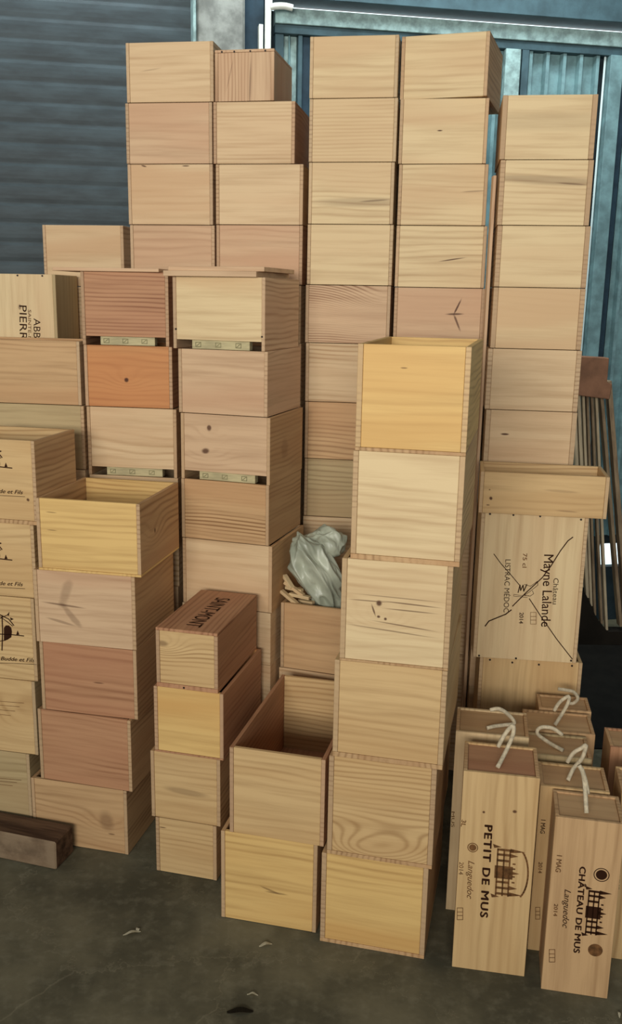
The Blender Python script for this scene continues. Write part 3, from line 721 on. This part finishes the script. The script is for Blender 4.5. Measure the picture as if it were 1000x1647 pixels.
# upright ABB.. PIERRE case; the words run on behind the case in front
lay_text(S[0], 'ABBAYE', (54, 512), (54, 574), 11, INK)
lay_text(S[0], 'SAINTE-MARIE', (45, 498), (45, 572), 5, INK2)
lay_text(S[0], 'PIERRE', (31, 491), (32, 558), 12, INK)
# left-edge cases: sketch and handwriting
for case, dx, dyy, sub in ((K[0], -19, -270, True), (K[1], -19, -122, True), (K[2], 0, 0, True)):
    def T(p): return case['_front'](p[0]+dx, p[1]+dyy)
    P = []
    for st, wd in (([(3, 990), (4, 1015), (3, 1046)], .0034), ([(-16, 985), (0, 989), (14, 996), (22, 1006)], .0030), ([(0, 992), (10, 999), (20, 1007)], .0022),
                   ([(-12, 1001), (2, 994), (14, 988)], .0020), ([(-20, 1020), (0, 1020), (20, 1021), (38, 1023)], .0030), ([(-4, 1032), (8, 1030), (17, 1025)], .0022)):
        P += ribbon([T(p) for p in st], wd)
    for tri in ([(11, 989), (15, 984), (14, 991)], [(16, 993), (22, 996), (17, 998)], [(26, 1021), (28, 1014), (31, 1021)], [(-10, 988), (-7, 982), (-4, 990)]):
        P.append([T(p) for p in tri])
    P.append([T(p) for p in ((6, 1010), (9, 1006), (14, 1006), (18, 1010), (19, 1016), (18, 1025), (12, 1029), (6, 1031))])
    lay_polys(case, P, INK, 'palm_house_print')
    lay_text(case, 'Budde et Fils', (1+dx, 1062+dyy), (56+dx if case is K[2] else 56+dx, 1065+dyy), 6.5, INK, .006, .35, 'handwritten_lettering')
    lay_polys(case, ribbon([T(p) for p in ((-15, 1066), (20, 1067), (59, 1069))], .0013), INK, 'underline_print', .0012)
for i_, ys_ in ((3, (1128, 1134, 1141, 1148)), (4, (1252, 1256, 1261))):
    P = []
    for k, y in enumerate(ys_): P += ribbon(L2(K[i_], [(-40, y-3), (38-7*k-(i_ == 4)*4, y+3)]), .0013)
    lay_polys(K[i_], P, INK2, 'small_print_lines')
# Saint-Mont on the lid
me = text_mesh('SAINT-MONT')
xs = [v.co.x for v in me.vertices]; a0, a1 = min(xs), max(xs); Ic = I[0]
for v in me.vertices:
    s = (v.co.x-a0)/(a1-a0)
    v.co = Vector((-.016 + v.co.y/.7*.044, Ic['D']/2-.06 - s*.25, Ic['H']+.0006))
o = bpy.data.objects.new('printed_lettering', me); C.objects.link(o); me.materials.clear(); me.materials.append(INK)
o.parent = next(ch for ch in Ic['root'].children if ch.name.startswith('lid'))

# ------------------------------------------------------------ crumpled bag and slats in the case N
N0 = Nst[0]; ntop = N0['P'].z+N0['H']
BAG = NT('grey_plastic_bag', .38, .45); nb = BAG.noise(BAG.tc.outputs['Object'], 9, 3)
BAG.t.links.new(BAG.mix(BAG.rng(nb, .35, .65), lin((150, 156, 138)), lin((186, 192, 172))), BAG.b.inputs['Base Color'])
bagroot = bpy.data.objects.new('crumpled_bag', None); C.objects.link(bagroot)
bc = hit_y(510, 912, 2.75); bagroot.location = bc
tag(bagroot, 'crumpled grey-white plastic bag stuffed upright in the open case', 'bag')
def lump(name, c, rx, ry, rz, tilt, seed, amp):
    bm = bmesh.new(); bmesh.ops.create_icosphere(bm, subdivisions=6, radius=1)
    rot = Matrix.Rotation(R(tilt), 3, 'Y')
    for v in bm.verts:
        p = v.co.copy(); s = Vector((p.x*1.0+seed, p.y*1.0, p.z*.55))
        r1 = 1-abs(mn.noise(s*1.0))*2.2; s2 = s*2.1+Vector((3, mn.noise(s)*1.5, 0)); r2 = 1-abs(mn.noise(s2))*2.2
        r3 = 1-abs(mn.noise(s2*2.3))*2
        k = 1+amp*(r1*.95+r2*.6+r3*.1-.65)
        q = Vector((p.x*rx*k, p.y*ry*k, p.z*rz*k)); v.co = rot @ q + Vector(c)
    return obj(name, bm, BAG.m, bagroot, True)
lump('bag_fold', hit_y(516, 877, 2.78)-bc, .072, .055, .052, -22, 1.3, .24)
lump('bag_body', hit_y(508, 922, 2.735)-bc, .060, .062, .115, -28, 4.7, .28)
lump('bag_fold', hit_y(530, 945, 2.75)-bc, .035, .05, .085, -14, 8.1, .26)
SL = [((452, 950), (478, 972)), ((458, 936), (488, 958)), ((460, 944), (486, 950)), ((463, 972), (482, 973)), ((481, 966), (504, 970)), ((457, 925), (470, 946)), ((466, 955), (498, 962))]
desc = ['lowest left, pointing outwards', 'middle of the pile beside the bag', 'upper middle, nearly level', 'short one on the front rim', 'under the bag tip', 'highest one at the bag left side', 'just behind the front rim']
for k, (a, b) in enumerate(SL):
    A_ = hit_y(a[0], a[1], 2.73+.012*(k % 3)); B_ = hit_y(b[0], b[1], 2.70+.012*(k % 3))
    d = (B_-A_); l = d.length
    bm = bmesh.new(); add_box(bm, 0, l, -.008, .008, -.005, .005, .001)
    o = obj('kindling_stick', bm, wood('cream', 'f', 60, 4, .3)); o.location = A_
    o.rotation_euler = d.to_track_quat('X', 'Z').to_euler(); tag(o, 'small pine stick in the bag case, '+desc[k], 'stick', 'sticks in the bag case')

# ------------------------------------------------------------ dark timber beam, lower left
bmk = bmesh.new()
pf = hit_z(90, 1400); pbk = hit_z(118, 1377); dv = (pbk-pf); lft = hit_z(0, 1381)-pf; lft.normalize()
nrm = Vector((-lft.y, lft.x, 0)); nrm = nrm if nrm.y > 0 else -nrm; wd = .095
hgt = hit_plane(88, 1356, pf, 0).z
BE = NT('old_dark_timber', .8, .2); o_ = BE.sep(BE.tc.outputs['Object'])
nz = BE.noise(BE.comb(BE.m_('MULTIPLY', o_[0], 2.), BE.m_('MULTIPLY', o_[1], 22.), BE.m_('MULTIPLY', o_[2], 22.)), 1.6, 4, .6)
nz2 = BE.noise(BE.tc.outputs['Object'], 14, 4, .6)
cc = BE.mix(BE.rng(nz, .3, .7), lin((58, 40, 28)), lin((104, 80, 60)))
fc = BE.m_('LESS_THAN', BE.sep(BE.tc.outputs['Normal'])[1], -.5)
cc = BE.mix(BE.m_('MULTIPLY', fc, BE.rng(nz2, .3, .6, .45, .95)), cc, lin((140, 120, 96)))
BE.t.links.new(cc, BE.b.inputs['Base Color']); BE.bump(nz, .5, .004)
bmk = bmesh.new(); add_box(bmk, 0, .6, 0, wd, 0, hgt, .004)
for v in bmk.verts:
    k = mn.noise(v.co*14)*.004; v.co += Vector((k, k, 0))
be = obj('timber_beam', bmk, BE.m); be.location = pf + lft*.6
be.rotation_euler = (0, 0, math.atan2(-lft.y, -lft.x)); tag(be, 'old dark square timber beam lying on the floor at lower left', 'beam')

# ------------------------------------------------------------ leaning slatted boards at the right, by the gate
PLK = plain('weathered_grey_board', (168, 146, 116), .75, .2, var=.12, scale=5, stretch=(6, 6, 1), dark=(112, 92, 72))
PLK2 = plain('weathered_pale_board', (214, 194, 160), .75, .2, var=.1, scale=5, stretch=(6, 6, 1))
PLKD = plain('dark_stained_board', (84, 70, 56), .8, .2, var=.12, scale=5, stretch=(6, 6, 1))
def plank(label, top, bot, Yt, wpx, mat, th=.10, Yb=None):
    """a board leaning to the left, seen on its narrow edge"""
    A_ = hit_y(top[0], top[1], Yt); B_ = hit_y(bot[0], bot[1], Yb or Yt)
    d = (B_-A_); l = d.length; W_ = wpx*Yt/FPX
    bm = bmesh.new(); add_box(bm, -W_/2, W_/2, 0, th, 0, l, .001)
    o = obj('leaning_board', bm, mat)
    zax = (-d).normalized(); yax = Vector((0, 1, 0)); xax = yax.cross(zax).normalized(); yax = zax.cross(xax)
    m = Matrix.Identity(4)
    for i in range(3): m[i][0] = xax[i]; m[i][1] = yax[i]; m[i][2] = zax[i]; m[i][3] = B_[i]
    o.matrix_world = m
    tag(o, label, 'board', 'boards leaning by the gate')
Yp = 4.20
names = ['first from the left', 'second from the left', 'third from the left', 'fourth from the left', 'fifth from the left', 'sixth from the left', 'seventh from the left', 'rightmost one']
data = [((922, 600), (936, 945), 5, PLK2), ((929, 602), (945, 962), 5, PLK2), ((937, 605), (951, 975), 4, PLK2), ((944, 612), (957, 990), 4, PLK),
        ((951, 612), (968, 1004), 4, PLK), ((958, 612), (976, 1014), 4, PLK2), ((966, 615), (999, 1008), 5, PLK), ((980, 613), (1010, 1008), 7, PLK)]
for k, (t_, b_, w_, m_) in enumerate(data):
    g = hit_y(b_[0], b_[1], Yp)
    # run each board on down to the floor
    T_ = hit_y(t_[0], t_[1], Yp); dirv = (g-T_); f_ = 1.0
    plank('thin weathered board leaning by the gate, '+names[k], t_, b_, Yp, w_, m_, .03 if k < 6 else .05)
A_ = hit_y(957, 608, Yp-.07)
bm = bmesh.new()
s = Yp/FPX
poly = [(q_[0]*1.18, q_[1]*1.18) for q_ in ((-.062, -.065), (.058, -.078), (.063, -.02), (.040, -.015), (.043, .075), (-.078, .080))]
lo = [bm.verts.new((x, -.01, z)) for x, z in poly]; hi = [bm.verts.new((x, .055, z)) for x, z in poly]
bm.faces.new(lo); bm.faces.new(hi[::-1])
for i in range(6): bm.faces.new((lo[i], lo[(i+1) % 6], hi[(i+1) % 6], hi[i]))
bmesh.ops.bevel(bm, geom=list(bm.edges), offset=.003, segments=1, affect='EDGES')
blk = obj('timber_block', bm, plain('reddish_block_wood', (150, 108, 82), .8, .2, var=.1, scale=8)); blk.location = A_
tag(blk, 'reddish-brown timber block on the leaning boards by the gate', 'block')

mt = slab('shade_sheet', 0, 1.5, 0, 1.05, 0, .005, plain('painted_floor_shade', (30, 28, 24), .9, .1, var=.1), bev=.001)  # added black sheet, paints the shade on the unlit floor here
mt.location = (.98, 3.13, .0003); mt.rotation_euler = (0, 0, .0); tag(mt, 'black sheet added for the unlit floor behind the right-hand MUS row', 'mat')
# upright offcut standing in the gap between the two right back stacks
p0 = hit_y(786.5, 400, 2.86); p1 = hit_y(791.5, 400, 2.86); pt = hit_y(790, 282, 2.86).z
bm = bmesh.new(); add_box(bm, 0, p1.x-p0.x, 0, .03, 0, pt, .001)
o = obj('upright_board', bm, wood('pink', 'v')); o.location = (p0.x, 2.86, 0)
tag(o, 'narrow pinkish upright board in the gap left of the rightmost back stack', 'board')

# dark timber chock the boards stand on
feet = [hit_y(p[1][0], p[1][1], Yp) for p in data]
bm = bmesh.new(); top = [(feet[0].x-.05, feet[0].z-.002)] + [(f.x, f.z-.002) for f in feet[:6]] + [(feet[6].x, min(feet[6].z, feet[5].z)-.002), (feet[7].x+.05, min(feet[7].z, feet[5].z)-.002)]
pr_ = top + [(top[-1][0], 0), (top[0][0], 0)]
lo = [bm.verts.new((x, 0, z)) for x, z in pr_]; hi = [bm.verts.new((x, .07, z)) for x, z in pr_]
bm.faces.new(lo); bm.faces.new(hi[::-1]); n_ = len(pr_)
for i in range(n_): bm.faces.new((lo[i], lo[(i+1) % n_], hi[(i+1) % n_], hi[i]))
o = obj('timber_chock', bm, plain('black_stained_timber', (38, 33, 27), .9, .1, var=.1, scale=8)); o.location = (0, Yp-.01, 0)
tag(o, 'near-black stepped timber chock under the feet of the leaning boards', 'chock')

# ------------------------------------------------------------ floor litter
def chip(label, px, py, l, wd, rot, mat, name='wood_shaving', curl=.006):
    p = hit_z(px, py); bm = bmesh.new(); n = 8; rows = []
    for i in range(n+1):
        t = i/n; ww = wd*math.sin(math.pi*(.1+.8*t)); z = .001+curl*(math.sin(t*3.1)**2)
        rows.append([bm.verts.new(((t-.5)*l, -ww/2, z)), bm.verts.new(((t-.5)*l, ww/2, z+.001))])
    for i in range(n): bm.faces.new((rows[i][0], rows[i][1], rows[i+1][1], rows[i+1][0]))
    r = bmesh.ops.solidify(bm, geom=list(bm.faces), thickness=.0008)
    o = obj(name, bm, mat); o.location = p; o.rotation_euler = (0, 0, R(rot)); tag(o, label, name.split('_')[-1], 'litter on the floor')
SHV = plain('pale_shaving', (226, 218, 190), .6, .2, var=.05)
chip('pale curled wood shaving on the open floor at left', 212, 1502, .045, .008, 20, SHV)
chip('small pale scrap at the tip of the left shaving', 222, 1497, .014, .010, 70, SHV)
chip('pale oval wood shaving in front of the low front pair', 427, 1521, .034, .010, 18, SHV)
chip('tiny pale splinter near the bottom centre of the floor', 406, 1601, .026, .005, -4, SHV)
chip('dark dry leaf lying at the bottom of the floor', 386, 1628, .060, .016, 4, plain('dark_leaf', (48, 42, 30), .7, .2), 'dry_leaf')
chip('pale sliver beside the right foot of CHÂTEAU DE MUS case', 995, 1633, .02, .006, 80, SHV)
